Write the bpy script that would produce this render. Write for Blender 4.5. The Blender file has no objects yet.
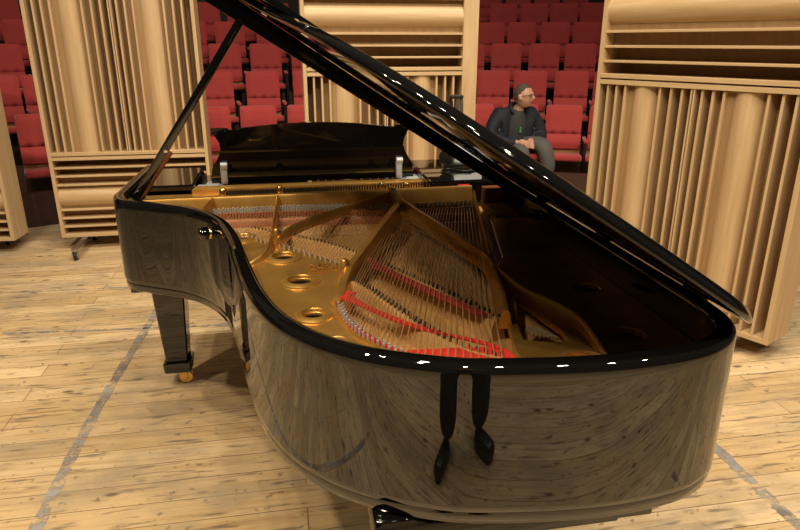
TRACE = {
  'web': [(-0.325, 2.475, 0.915), (-0.252, 2.362, 0.915), (-0.181, 2.256, 0.915), (-0.074, 2.115, 0.915), (0.024, 2.009, 0.915), (0.099, 1.923, 0.915), (0.154, 1.835, 0.915), (0.149, 1.747, 0.915), (0.125, 1.638, 0.915), (0.106, 1.548, 0.915), (0.106, 1.481, 0.915), (0.12, 1.394, 0.915), (0.142, 1.335, 0.915), (0.17, 1.288, 0.915), (0.202, 1.247, 0.915), (0.235, 1.208, 0.915)],
  'holes': [(-0.167, 2.185, 0.915), (-0.028, 1.945, 0.915), (0.018, 1.72, 0.915), (0.043, 1.474, 0.915), (0.086, 1.302, 0.915)],
  'badge': [(0.031, 1.857, 0.915), (0.124, 1.879, 0.915), (0.13, 1.803, 0.915), (0.043, 1.774, 0.915)],
  'bridge_treble': [(-0.154, 2.299, 0.935), (-0.005, 2.168, 0.935), (0.124, 2.037, 0.935), (0.204, 1.924, 0.935), (0.24, 1.857, 0.935)],
  'hitch_treble': [(-0.296, 2.385, 0.93), (-0.178, 2.229, 0.93), (-0.073, 2.1, 0.93), (0.024, 1.988, 0.93), (0.098, 1.902, 0.93), (0.153, 1.82, 0.93)],
  'pins_line': [(-0.34, 2.473, 0.94), (0.038, 2.486, 0.94), (0.423, 2.443, 0.94), (0.745, 2.445, 0.94)],
  'copper_line': [(-0.315, 2.408, 0.94), (0.036, 2.399, 0.94), (0.408, 2.357, 0.94), (0.716, 2.35, 0.94)],
  'bass_top': [(0.362, 2.314, 0.945), (0.724, 2.377, 0.945)],
  'bass_hitch': [(0.115, 1.496, 0.93), (0.123, 1.419, 0.93), (0.14, 1.357, 0.93), (0.165, 1.296, 0.93), (0.197, 1.242, 0.93), (0.254, 1.194, 0.93), (0.331, 1.157, 0.93), (0.429, 1.149, 0.93)],
  'bass_bridge': [(0.154, 1.705, 0.93), (0.191, 1.641, 0.93), (0.24, 1.508, 0.93), (0.282, 1.391, 0.93), (0.322, 1.298, 0.93), (0.371, 1.221, 0.93), (0.43, 1.172, 0.93)],
  'bass_bridge_low': [(0.142, 1.714, 0.9), (0.152, 1.619, 0.9), (0.193, 1.514, 0.9), (0.244, 1.411, 0.9), (0.293, 1.323, 0.9), (0.357, 1.25, 0.9), (0.433, 1.197, 0.9)],
  'felt_upper': [(0.212, 1.827, 0.94), (0.24, 1.857, 0.94), (0.286, 1.758, 0.94), (0.364, 1.592, 0.94), (0.437, 1.455, 0.94), (0.479, 1.363, 0.94), (0.462, 1.29, 0.94), (0.413, 1.369, 0.94), (0.338, 1.5, 0.94), (0.263, 1.65, 0.94), (0.213, 1.744, 0.94)],
  'pins_upper': [(0.271, 1.798, 0.94), (0.327, 1.689, 0.94), (0.387, 1.572, 0.94), (0.439, 1.462, 0.94), (0.484, 1.363, 0.94)],
  'felt_mid': [(0.123, 1.619, 0.905), (0.167, 1.6, 0.905), (0.148, 1.579, 0.905), (0.198, 1.489, 0.905), (0.27, 1.39, 0.905), (0.349, 1.308, 0.905), (0.408, 1.266, 0.905), (0.444, 1.229, 0.905), (0.432, 1.207, 0.905), (0.362, 1.269, 0.905), (0.293, 1.324, 0.905), (0.221, 1.392, 0.905), (0.16, 1.495, 0.905), (0.118, 1.57, 0.905)],
  'felt_low': [(0.25, 1.264, 0.905), (0.324, 1.256, 0.905), (0.395, 1.236, 0.905), (0.447, 1.219, 0.905), (0.44, 1.177, 0.905), (0.246, 1.211, 0.905)],
  'hitch_felt': [(0.112, 1.522, 0.925), (0.12, 1.443, 0.925), (0.137, 1.375, 0.925), (0.164, 1.309, 0.925), (0.197, 1.255, 0.925), (0.22, 1.224, 0.925)],
  'tenor_top': [(0.381, 2.335, 0.935), (0.553, 2.335, 0.935)],
  'tenor_end': [(0.234, 1.815, 0.93), (0.302, 1.713, 0.93), (0.385, 1.561, 0.93), (0.48, 1.35, 0.93)],
  'st_A': [(-0.044, 2.568, 0.985), (-0.053, 2.435, 0.968), (-0.063, 2.249, 0.952), (-0.069, 2.083, 0.935)],
  'st_A2': [(-0.067, 2.062, 0.955), (-0.082, 1.951, 0.943), (-0.112, 1.914, 0.93), (-0.142, 1.898, 0.918)],
  'st_B': [(0.435, 2.54, 0.985), (0.314, 2.463, 0.978), (0.185, 2.347, 0.972), (0.068, 2.245, 0.965), (0.003, 2.173, 0.958), (-0.025, 2.126, 0.952), (-0.042, 2.068, 0.945)],
  'st_C': [(0.42, 2.381, 0.985), (0.326, 2.151, 0.974), (0.236, 1.924, 0.963), (0.168, 1.76, 0.953), (0.141, 1.683, 0.942), (0.118, 1.584, 0.931), (0.101, 1.543, 0.92)],
  'st_D': [(0.427, 2.379, 0.985), (0.472, 2.162, 0.979), (0.514, 1.966, 0.974), (0.55, 1.821, 0.968), (0.572, 1.725, 0.962), (0.551, 1.57, 0.956), (0.496, 1.347, 0.951), (0.438, 1.146, 0.945)],
  'st_E': [(0.746, 2.485, 0.985), (0.667, 2.135, 0.977), (0.614, 1.892, 0.97), (0.58, 1.743, 0.962)],
  'st_F': [(0.563, 1.668, 0.96), (0.587, 1.503, 0.953), (0.641, 1.397, 0.946), (0.668, 1.32, 0.939), (0.664, 1.222, 0.932), (0.652, 1.143, 0.925)],
  'st_left': [(-0.295, 2.541, 0.985), (-0.307, 2.443, 0.985), (-0.313, 2.366, 0.985)],
  'tri': [(0.583, 1.515, 0.92), (0.616, 1.23, 0.92), (0.567, 1.244, 0.92), (0.503, 1.266, 0.92), (0.531, 1.364, 0.92)],
  'hole_right': [(0.582, 1.16, 0.92)],
  'nose': [(0.414, 2.351, 1.0)],
  'web_right': [(0.632, 1.874, 0.9), (0.692, 1.152, 0.9), (0.458, 1.184, 0.9)],
  'wood_right': [(0.732, 2.292, 0.93), (0.789, 2.297, 0.93), (0.933, 2.704, 0.93)],
  'bolts': [(-0.273, 2.717, 0.965), (-0.038, 2.725, 0.965), (0.4, 2.719, 0.965), (0.505, 2.711, 0.965)],
  'knob': [(-0.232, 2.1, 0.968), (-0.297, 2.07, 0.985)],
  'tape_long': [(-0.836, 3.896), (-0.875, 3.23), (-0.902, 2.735), (-0.912, 2.325), (-0.911, 1.984)],
  'tape_right': [(1.649, 1.968), (1.645, 1.715), (1.645, 1.499)],
  'seats': [('left', 0, -0.3712), ('left', 1, -0.4054), ('left', 1, -0.3538), ('left', 2, -0.3911), ('left', 2, -0.3375), ('left', 3, -0.3627), ('left', 4, -0.3768), ('mid', 0, -0.1468), ('mid', 0, -0.0796), ('mid', 0, -0.0102), ('mid', 1, -0.1329), ('mid', 1, -0.0665), ('mid', 1, 0.0019), ('mid', 2, -0.1138), ('mid', 2, -0.0564), ('mid', 2, 0.0025), ('mid', 3, -0.1544), ('mid', 3, -0.1017), ('mid', 3, -0.0447), ('mid', 3, 0.0109), ('mid', 4, -0.1296), ('mid', 4, -0.0823), ('mid', 4, -0.0337), ('right', 0, 0.2518), ('right', 0, 0.3182), ('right', 0, 0.3832), ('right', 0, 0.4464), ('right', 1, 0.2789), ('right', 1, 0.3334), ('right', 1, 0.3934), ('right', 1, 0.449), ('right', 2, 0.2448), ('right', 2, 0.2991), ('right', 2, 0.3539), ('right', 2, 0.4056), ('right', 3, 0.2768), ('right', 3, 0.3222), ('right', 3, 0.3698), ('right', 3, 0.415), ('right', 4, 0.2965), ('right', 4, 0.3405), ('right', 4, 0.3824), ('right', 4, 0.4235), ('right', 5, 0.2773), ('right', 5, 0.3184), ('right', 5, 0.359), ('right', 5, 0.3988)],
}
import bpy, bmesh, math, random
from mathutils import Vector, Matrix, Euler
random.seed(7)
PI = math.pi
R = math.radians
SC = bpy.context.scene
COL = SC.collection

# ------------------------------------------------------------------ helpers
def obj(name, bm, m, parent=None, world=False, smooth=None, label=None):
    """one mesh object; world=True: the mesh was written in world coordinates"""
    bmesh.ops.recalc_face_normals(bm, faces=bm.faces)
    if world and parent is not None:
        w = parent.location.copy()
        p = parent.parent
        while p is not None:
            w = w + p.location; p = p.parent
        for v in bm.verts: v.co -= w
    me = bpy.data.meshes.new(name)
    bm.to_mesh(me); bm.free()
    me.materials.append(m)
    if smooth is not None:
        for p in me.polygons: p.use_smooth = True
        me.set_sharp_from_angle(angle=R(smooth))
    o = bpy.data.objects.new(name, me); COL.objects.link(o)
    if parent is not None: o.parent = parent
    if label: o['label'] = label
    return o

def thing(name, label, cat, loc=(0, 0, 0), rotz=0, group=None):
    o = bpy.data.objects.new(name, None); COL.objects.link(o)
    o.location = loc; o.rotation_euler = (0, 0, rotz)
    o.empty_display_size = .05
    o['label'] = label; o['category'] = cat
    if group: o['group'] = group
    return o

def tag(o, label, cat, group=None):
    o['label'] = label; o['category'] = cat
    if group: o['group'] = group
    return o

def struct(name, bm, m, smooth=None):
    o = obj(name, bm, m, smooth=smooth); o['kind'] = 'structure'; return o

def add_box(bm, x0, x1, y0, y1, z0, z1, bev=0, mat=None, seg=2):
    r = bmesh.ops.create_cube(bm, size=1)
    vs = r['verts']
    for v in vs:
        v.co = Vector(((x0 + x1) / 2 + v.co.x * (x1 - x0), (y0 + y1) / 2 + v.co.y * (y1 - y0), (z0 + z1) / 2 + v.co.z * (z1 - z0)))
    if bev:
        es = list({e for v in vs for e in v.link_edges})
        r2 = bmesh.ops.bevel(bm, geom=es, offset=bev, segments=seg, affect='EDGES', profile=.5)
        vs = list({v for f in r2['faces'] for v in f.verts} | {v for v in vs if v.is_valid})
    if mat is not None:
        for v in vs: v.co = mat @ v.co
    return vs

def box(x0, x1, y0, y1, z0, z1, bev=0, mat=None):
    bm = bmesh.new(); add_box(bm, x0, x1, y0, y1, z0, z1, bev, mat); return bm

def add_prism(bm, pts, z0, z1):
    """polygon in xy extruded in z"""
    a = [bm.verts.new((p[0], p[1], z0)) for p in pts]
    b = [bm.verts.new((p[0], p[1], z1)) for p in pts]
    n = len(pts)
    bm.faces.new(a); bm.faces.new(b)
    for i in range(n): bm.faces.new((a[i], a[(i + 1) % n], b[(i + 1) % n], b[i]))

def add_tube(bm, pts, r, seg=8, cap=True):
    """round bar along a list of points; r a number or one per point"""
    pts = [Vector(p) for p in pts]; n = len(pts)
    rs = r if isinstance(r, (list, tuple)) else [r] * n
    rings = []
    prev = None
    for i, p in enumerate(pts):
        t = (pts[min(i + 1, n - 1)] - pts[max(i - 1, 0)]).normalized()
        if prev is None:
            up = Vector((0, 0, 1)) if abs(t.z) < .9 else Vector((1, 0, 0))
            u = t.cross(up).normalized()
        else:
            u = (prev - t * prev.dot(t)).normalized()
        prev = u
        w = t.cross(u)
        rings.append([bm.verts.new(p + (u * math.cos(2 * PI * k / seg) + w * math.sin(2 * PI * k / seg)) * rs[i]) for k in range(seg)])
    for a, b in zip(rings, rings[1:]):
        for k in range(seg):
            bm.faces.new((a[k], a[(k + 1) % seg], b[(k + 1) % seg], b[k]))
    if cap and seg > 2:
        bm.faces.new(rings[0]); bm.faces.new(rings[-1])

def tube(pts, r, seg=8):
    bm = bmesh.new(); add_tube(bm, pts, r, seg); return bm

def add_lathe(bm, prof, c=(0, 0, 0), seg=24, axis=None):
    """prof: (radius, height) list about +z at c; axis turns +z"""
    M = Matrix.Translation(c)
    if axis is not None: M = M @ Vector((0, 0, 1)).rotation_difference(Vector(axis).normalized()).to_matrix().to_4x4()
    rings = [[bm.verts.new(M @ Vector((r * math.cos(2 * PI * k / seg), r * math.sin(2 * PI * k / seg), z))) for k in range(seg)] for r, z in prof]
    for a, b in zip(rings, rings[1:]):
        for k in range(seg): bm.faces.new((a[k], a[(k + 1) % seg], b[(k + 1) % seg], b[k]))
    if prof[0][0] > 1e-6: bm.faces.new(rings[0])
    if prof[-1][0] > 1e-6: bm.faces.new(rings[-1])

def catmull(P, n, closed=False):
    """n samples per segment through the control points"""
    P = [Vector(p) for p in P]; out = []; N = len(P)
    rng = range(N if closed else N - 1)
    for i in rng:
        if closed: p0, p1, p2, p3 = P[i - 1], P[i], P[(i + 1) % N], P[(i + 2) % N]
        else: p0, p1, p2, p3 = P[max(i - 1, 0)], P[i], P[i + 1], P[min(i + 2, N - 1)]
        for k in range(n):
            t = k / n
            out.append(.5 * ((2 * p1) + (p2 - p0) * t + (2 * p0 - 5 * p1 + 4 * p2 - p3) * t * t + (3 * p1 - p0 - 3 * p2 + p3) * t ** 3))
    if not closed: out.append(P[-1])
    return out

def along(pts, t):
    """point at fraction t of a polyline's length"""
    pts = [Vector(p) for p in pts]
    ls = [(b - a).length for a, b in zip(pts, pts[1:])]
    d = t * sum(ls)
    for (a, b), l in zip(zip(pts, pts[1:]), ls):
        if d <= l or b is pts[-1]: return a.lerp(b, min(1, d / l if l else 0))
        d -= l
    return pts[-1]

def add_bar(bm, ridge, w, h, wtop=None):
    """cast bar under a ridge line: wide foot, narrower rounded top"""
    ridge = [Vector(p) for p in ridge]; n = len(ridge)
    wt = w * .55 if wtop is None else wtop
    rings = []
    for i, p in enumerate(ridge):
        t = ridge[min(i + 1, n - 1)] - ridge[max(i - 1, 0)]; t.z = 0; t.normalize()
        s = Vector((t.y, -t.x, 0)); hh = h if not isinstance(h, (list, tuple)) else h[i]
        rings.append([bm.verts.new(p + s * a + Vector((0, 0, b))) for a, b in
                      ((-w / 2, -hh), (-wt / 2, -.010), (-wt / 2 + .004, -.002), (0, 0), (wt / 2 - .004, -.002), (wt / 2, -.010), (w / 2, -hh))])
    m = 7
    for a, b in zip(rings, rings[1:]):
        for k in range(m): bm.faces.new((a[k], a[(k + 1) % m], b[(k + 1) % m], b[k]))
    bm.faces.new(rings[0]); bm.faces.new(rings[-1])

# ------------------------------------------------------------------ materials
def mat(name, col, rough=.5, metal=0., ior=1.5, spec=None, coat=0):
    m = bpy.data.materials.new(name); m.use_nodes = True
    b = m.node_tree.nodes['Principled BSDF']
    b.inputs['Base Color'].default_value = (*col, 1)
    b.inputs['Roughness'].default_value = rough
    b.inputs['Metallic'].default_value = metal
    b.inputs['IOR'].default_value = ior
    if spec is not None: b.inputs['Specular IOR Level'].default_value = spec
    if coat: b.inputs['Coat Weight'].default_value = coat; b.inputs['Coat Roughness'].default_value = .05
    return m

def nd(m, t, **kw):
    n = m.node_tree.nodes.new(t)
    for k, v in kw.items(): setattr(n, k, v)
    return n

def ramp(m, src, stops):
    r = nd(m, 'ShaderNodeValToRGB')
    e = r.color_ramp.elements
    while len(e) > 1: e.remove(e[-1])
    e[0].position = stops[0][0]; e[0].color = (*stops[0][1], 1) if len(stops[0][1]) == 3 else stops[0][1]
    for p, c in stops[1:]:
        x = e.new(p); x.color = (*c, 1)
    m.node_tree.links.new(src, r.inputs[0]); return r.outputs[0]

def mix(m, a, b, f, mode='MIX'):
    n = nd(m, 'ShaderNodeMix', data_type='RGBA', blend_type=mode)
    L = m.node_tree.links
    for sock, v in ((n.inputs[0], f), (n.inputs[6], a), (n.inputs[7], b)):
        if hasattr(v, 'is_linked') or hasattr(v, 'links'): L.new(v, sock)
        elif isinstance(v, (int, float)): sock.default_value = v
        else: sock.default_value = (*v, 1)
    return n.outputs[2]

def noise(m, scale, detail=4, vec=None, rough=.5):
    n = nd(m, 'ShaderNodeTexNoise'); n.inputs['Scale'].default_value = scale; n.inputs['Detail'].default_value = detail
    n.inputs['Roughness'].default_value = rough
    if vec is not None: m.node_tree.links.new(vec, n.inputs['Vector'])
    return n.outputs['Fac']

def coords(m, scale=(1, 1, 1), kind='Object', rot=(0, 0, 0)):
    t = nd(m, 'ShaderNodeTexCoord'); mp = nd(m, 'ShaderNodeMapping')
    mp.inputs['Scale'].default_value = scale; mp.inputs['Rotation'].default_value = rot
    m.node_tree.links.new(t.outputs[kind], mp.inputs['Vector']); return mp.outputs[0]

def setc(m, sock, name='Base Color'):
    m.node_tree.links.new(sock, m.node_tree.nodes['Principled BSDF'].inputs[name])

def bump(m, h, strength=.3, dist=.01):
    b = nd(m, 'ShaderNodeBump'); b.inputs['Strength'].default_value = strength; b.inputs['Distance'].default_value = dist
    m.node_tree.links.new(h, b.inputs['Height'])
    m.node_tree.links.new(b.outputs[0], m.node_tree.nodes['Principled BSDF'].inputs['Normal'])

def wood(name, c0, c1, scale=(40, 40, 3), rough=.45, coat=0):
    m = mat(name, c0, rough, coat=coat)
    v = coords(m, scale)
    n = noise(m, 1.0, 6, v, .6)
    setc(m, ramp(m, n, [(.3, c0), (.7, c1)])); return m

EBONY = mat('polished_ebony', (.0035, .0032, .003), .018, ior=1.75)
EBONY_LID = mat('polished_ebony_lid', (.003, .003, .003), .05, ior=1.45)
BLACK = mat('satin_black', (.008, .008, .008), .35)
RUBBER = mat('black_rubber', (.012, .012, .012), .6)
SILVER = mat('silvery_pins', (.52, .52, .50), .35, .3)
DARKSTEEL = mat('dark_pins', (.09, .085, .075), .4, .4)
CHROME = mat('chrome', (.75, .75, .76), .15, 1.)
STEEL = mat('grey_steel', (.42, .43, .44), .35, 1.)
GREY = mat('grey_metal', (.36, .38, .40), .45, .3)
BRASS = mat('brass', (.75, .50, .18), .25, 1.)
COPPER = mat('copper_winding', (.66, .41, .19), .36, .6)
STEELW = mat('string_wire', (.66, .50, .30), .4, .6)
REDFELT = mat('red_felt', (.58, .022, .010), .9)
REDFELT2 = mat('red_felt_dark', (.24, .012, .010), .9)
COPPERD = mat('copper_dampers', (.42, .16, .07), .5, .2)
DARKFELT = mat('dark_felt', (.03, .025, .02), .9)
HOLE = mat('hole_shade', (.006, .004, .003), 1.0, spec=.1)
GOLD = mat('gold_bronze_paint', (.56, .35, .10), .36, .8)
v_ = coords(GOLD, (1, 1, 1))
setc(GOLD, ramp(GOLD, noise(GOLD, 9, 5, v_), [(.3, (.57, .305, .065)), (.7, (.74, .43, .115))]))
bump(GOLD, noise(GOLD, 420, 2, v_), .12, .001)
SPRUCE = wood('spruce_soundboard', (.43, .235, .08), (.56, .33, .125), (90, 6, 90), .4)
MAPLE = wood('maple_bridge', (.46, .25, .085), (.56, .33, .125), (14, 14, 14), .5)
MAHOG = wood('reddish_block', (.20, .06, .02), (.30, .10, .035), (30, 30, 30), .35)
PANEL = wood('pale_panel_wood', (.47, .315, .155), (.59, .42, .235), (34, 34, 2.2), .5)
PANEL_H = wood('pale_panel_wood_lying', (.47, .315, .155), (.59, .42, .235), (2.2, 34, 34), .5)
PANEL_IN = wood('panel_wood_shaded', (.26, .155, .065), (.34, .21, .095), (30, 30, 2), .6)  # panel wood darkened in colour to deepen the shade between the fins

def seat_cloth(name, c):
    m = mat(name, c, .85)
    v = coords(m)
    n = noise(m, 160, 3, v); n2 = noise(m, 5, 2, v)
    setc(m, mix(m, ramp(m, n, [(.3, tuple(x * .82 for x in c)), (.7, tuple(min(1, x * 1.15) for x in c))]), tuple(x * .8 for x in c), n2))
    m.node_tree.nodes['Principled BSDF'].inputs['Sheen Weight'].default_value = .25
    return m
SEAT = seat_cloth('red_seat_cloth', (.42, .042, .036))
SEATWOOD = wood('seat_row_wood', (.40, .19, .08), (.52, .28, .13), (3, 30, 30), .5)
TIER = mat('tier_floor_brown', (.10, .05, .03), .7)
FASCIA = wood('dark_fascia_wood', (.035, .013, .008), (.055, .02, .012), (2, 30, 30), .5)
WALLM = mat('dark_hall_wall', (.03, .018, .014), .8)

# stage floor: worn pine planks running along x
FLOOR = mat('stage_planks', (.6, .45, .25), .5)
def floor_nodes():
    m = FLOOR; L = m.node_tree.links
    v = coords(m)
    br = nd(m, 'ShaderNodeTexBrick'); L.new(v, br.inputs['Vector'])
    br.inputs['Scale'].default_value = 1; br.inputs['Brick Width'].default_value = 3.4; br.inputs['Row Height'].default_value = .118
    br.inputs['Mortar Size'].default_value = .0022; br.inputs['Mortar Smooth'].default_value = .3; br.inputs['Bias'].default_value = 0
    br.inputs['Color1'].default_value = (.52, .365, .185, 1); br.inputs['Color2'].default_value = (.70, .53, .315, 1); br.inputs['Mortar'].default_value = (.16, .10, .05, 1)
    br.offset = .37
    vs = coords(m, (2.0, 42, 1))
    grain = ramp(m, noise(m, 1.0, 7, vs, .62), [(.28, (.66, .56, .42)), (.52, (1, 1, 1)), (.8, (1.08, 1.06, 1.0))])
    c = mix(m, br.outputs['Color'], grain, .9, 'MULTIPLY')
    # broad grey wear
    vw = coords(m, (1.0, 2.2, 1))
    wear = ramp(m, noise(m, 2.1, 8, vw, .66), [(.46, (0, 0, 0)), (.66, (1, 1, 1))])
    c = mix(m, c, (.30, .245, .175), mix(m, (0, 0, 0), (.70, .70, .70), wear))
    # knots and scuffs
    vk = coords(m, (4.2, 9.5, 1))
    vo = nd(m, 'ShaderNodeTexVoronoi'); L.new(vk, vo.inputs['Vector']); vo.inputs['Scale'].default_value = 1.0; vo.inputs['Randomness'].default_value = 1
    kn = ramp(m, vo.outputs['Distance'], [(.06, (1, 1, 1)), (.16, (0, 0, 0))])
    gate = ramp(m, noise(m, 1.3, 2, v), [(.40, (0, 0, 0)), (.47, (1, 1, 1))])
    c = mix(m, c, (.14, .095, .055), mix(m, (0, 0, 0), kn, gate))
    # short dark drag marks along the grain
    vd = coords(m, (3.2, 26, 1))
    dr = ramp(m, noise(m, 1.7, 3, vd, .5), [(.575, (0, 0, 0)), (.68, (.75, .75, .75))])
    c = mix(m, c, (.13, .10, .075), dr)
    vsc = coords(m, (26, 26, 1))
    sp = ramp(m, noise(m, 1.0, 2, vsc), [(.64, (0, 0, 0)), (.72, (.7, .7, .7))])
    c = mix(m, c, (.15, .11, .075), sp)
    setc(m, c)
    bump(m, br.outputs['Fac'], .25, -.002)
floor_nodes()

TAPE = mat('worn_grey_tape', (.2, .19, .19), .6)
def tape_nodes():
    m = TAPE; L = m.node_tree.links
    v = coords(m, (1, 1, 1)); n = noise(m, 13, 8, v, .75)
    setc(m, ramp(m, noise(m, 6, 4, v), [(.35, (.16, .15, .145)), (.62, (.36, .345, .33))]))
    al = ramp(m, n, [(.42, (0, 0, 0)), (.56, (.92, .92, .92))])
    L.new(al, m.node_tree.nodes['Principled BSDF'].inputs['Alpha'])
tape_nodes()

# ------------------------------------------------------------------ the setting
bm = bmesh.new()
vs = [bm.verts.new(p) for p in ((-9, -5, 0), (9, -5, 0), (9, 9, 0), (-9, 9, 0))]
bm.faces.new(vs)
struct('floor', bm, FLOOR)

CX = .3      # the seating rows are arcs about (CX, 0)
ROWS = [(7.3, 0), (8.05, .33), (8.8, .64), (9.55, .92), (10.3, 1.20), (11.05, 1.48)]
def arc_strip(bm, r0, r1, z0, z1, a0=-62, a1=62, n=62):
    rings = []
    for i in range(n + 1):
        a = R(a0 + (a1 - a0) * i / n); s, c = math.sin(a), math.cos(a)
        rings.append([bm.verts.new((CX + r * s, r * c, z)) for r, z in ((r0, z0), (r0, z1), (r1, z1), (r1, z0))])
    for a, b in zip(rings, rings[1:]):
        for k in range(4): bm.faces.new((a[k], a[(k + 1) % 4], b[(k + 1) % 4], b[k]))
    bm.faces.new(rings[0]); bm.faces.new(rings[-1])
bm = bmesh.new(); arc_strip(bm, 6.50, 6.55, 0, .305); struct('trim_1', bm, FASCIA, 30)
for k, (r, z) in enumerate(ROWS):
    if k == 0: continue
    bm = bmesh.new(); arc_strip(bm, r - .57, r + .18 if k < 5 else r + 1.2, 0.002, z); struct('floor.%03d' % k, bm, TIER, 30)
bm = bmesh.new(); arc_strip(bm, 12.25, 12.35, 0, 5.5); struct('wall_back', bm, WALLM, 30)

# worn tape lines on the boards
def tape(pts, w, label):
    bm = bmesh.new(); prev = None
    pts = catmull([(p[0], p[1], 0) for p in pts], 8)
    for i, p in enumerate(pts):
        t = (pts[min(i + 1, len(pts) - 1)] - pts[max(i - 1, 0)]).normalized(); s = Vector((-t.y, t.x, 0))
        j = w / 2 * (1 + .25 * math.sin(i * 2.3) * math.sin(i * .9))
        cur = [bm.verts.new(p + s * j + Vector((0, 0, .0015))), bm.verts.new(p - s * j + Vector((0, 0, .0015)))]
        if prev: bm.faces.new((prev[0], prev[1], cur[1], cur[0]))
        prev = cur
    return tag(obj('floor_tape', bm, TAPE), label, 'tape')
tl = TRACE['tape_long']
tape([(-.81, 4.35)] + tl + [(-.91, 1.3), (-.91, .4)],   .046, 'long worn grey tape strip on the boards left of the piano, running towards the camera')
tape([(-2.3, 3.70), (-1.65, 3.63), (-1.0, 3.575), (-.38, 3.53), (.3, 3.48)], .026, 'thin dark grey tape line crossing the floor boards behind the piano leg')
tape([(1.66, 2.9)] + TRACE['tape_right'] + [(1.64, 1.1), (1.64, .4)], .045, 'faded grey tape strip on the boards right of the piano tail')
tape([(-2.3, 4.32), (-1.3, 4.28), (-.8, 4.26)], .02, 'faint dark line on the boards in front of the left wooden panel')

# ------------------------------------------------------------------ grand piano
PX, PY = .14, 2.1
piano = thing('grand_piano', 'black polished concert grand piano with raised lid, gold iron plate and strings in view', 'piano', (PX, PY, 0))
def pp(name, bm, m, smooth=None, parent=None, label=None):
    return obj(name, bm, m, parent or piano, True, smooth, label)

ctrl = [(-.672, 3.22), (-.673, 3.0), (-.673, 2.8), (-.674, 2.66), (-.668, 2.56), (-.625, 2.475), (-.51, 2.40), (-.405, 2.335), (-.319, 2.245), (-.252, 2.12), (-.203, 1.94), (-.168, 1.74),
        (-.134, 1.555), (-.106, 1.43), (-.072, 1.325), (-.03, 1.24), (.025, 1.165), (.097, 1.10), (.17, 1.055), (.27, 1.012), (.35, .992), (.468, .976), (.563, .969),
        (.646, .970), (.734, .980), (.80, .997), (.861, 1.030), (.903, 1.075), (.925, 1.13), (.935, 1.22), (.936, 1.45), (.936, 1.8), (.936, 2.2), (.936, 2.7), (.936, 3.22)]
OUT = [Vector((p.x, p.y)) for p in catmull([(a, b, 0) for a, b in ctrl], 6)]
def offset(P, d):
    o = []
    for i, p in enumerate(P):
        t = (P[min(i + 1, len(P) - 1)] - P[max(i - 1, 0)]).normalized()
        o.append(p + Vector((-t.y, t.x)) * d)     # to the left of travel = inside
    return o
# rim: profile swept along the outline (inward offset, height)
prof = [(.030, .638), (.010, .640), (.004, .645), (.003, .668), (.0038, .671), (.0, .675), (0, .688), (0, .70), (0, .83), (0, .965), (0, .982), (.002, .993), (.006, .998), (.012, 1.0), (.032, 1.0), (.038, .998), (.042, .994), (.044, .986), (.044, .84)]
bm = bmesh.new(); rings = [[bm.verts.new((q.x, q.y, z)) for q in offset(OUT, d)] for d, z in prof]
for a, b in zip(rings, rings[1:]):
    for k in range(len(OUT) - 1): bm.faces.new((a[k], a[k + 1], b[k + 1], b[k]))
for k in (0, -1): bm.faces.new([r[k] for r in rings])
for k in range(len(OUT) - 1): bm.faces.new((rings[-1][k], rings[-1][k + 1], rings[0][k + 1], rings[0][k]))
rim = pp('rim', bm, EBONY, 50)

INN = offset(OUT, .046)
INNS = offset(OUT, .0435)
front_y = 2.72
def inside_poly(off, ymax):
    P = [p for p in offset(OUT, off) if p.y <= ymax]
    return P
bm = bmesh.new(); add_prism(bm, inside_poly(.043, 2.75), .858, .870); pp('soundboard', bm, SPRUCE)
bm = bmesh.new(); add_prism(bm, inside_poly(.043, 3.2), .70, .72); pp('bottom_board', bm, BLACK)
bm = bmesh.new(); add_box(bm, -.652, .90, 2.55, 3.20, .600, .660, .006); pp('key_bed', bm, EBONY)
bm = bmesh.new(); add_box(bm, -.602, .89, 3.17, 3.22, .66, .80, .006); pp('key_slip', bm, EBONY)
bm = bmesh.new(); add_box(bm, -.602, -.40, 2.79, 3.20, .72, .985, .008); pp('cheek_block', bm, EBONY)
bm = bmesh.new(); add_box(bm, .60, .89, 2.66, 3.20, .72, .990, .008); pp('cheek_block', bm, EBONY)
bm = bmesh.new(); add_box(bm, -.395, .595, 2.87, 3.16, .72, .955, .01); pp('fallboard', bm, EBONY)
bm = bmesh.new(); add_box(bm, .725, .775, 2.655, 2.667, .955, .972, .002); pp('tag', bm, REDFELT, label='small red tag on the right end block')

# iron plate -------------------------------------------------------------
def curve_plate(name, outline, holes, z0, z1, bev, m, hole_pts=()):
    """flat casting with holes: filled 2D curve, turned into a mesh"""
    cu = bpy.data.curves.new(name, 'CURVE'); cu.dimensions = '2D'; cu.fill_mode = 'BOTH'
    cu.extrude = (z1 - z0) / 2 - bev; cu.bevel_depth = bev; cu.bevel_resolution = 2
    def sp(P):
        s = cu.splines.new('POLY'); s.points.add(len(P) - 1); s.use_cyclic_u = True
        for q, p in zip(s.points, P): q.co = (p[0], p[1], 0, 1)
    sp(outline)
    for (hx, hy, hr) in holes: sp([(hx + hr * math.cos(2 * PI * k / 32), hy + hr * math.sin(2 * PI * k / 32)) for k in range(32)])
    for P in hole_pts: sp(P)
    o = bpy.data.objects.new('tmp', cu); COL.objects.link(o)
    dg = bpy.context.evaluated_depsgraph_get()
    me = bpy.data.meshes.new_from_object(o.evaluated_get(dg))
    bm = bmesh.new(); bm.from_mesh(me)
    for v in bm.verts: v.co.z += (z0 + z1) / 2
    bpy.data.objects.remove(o); bpy.data.curves.remove(cu); bpy.data.meshes.remove(me)
    return bm
web_b = [(p[0], p[1]) for p in TRACE['web']]
innp = offset(OUT, .047)
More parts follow.
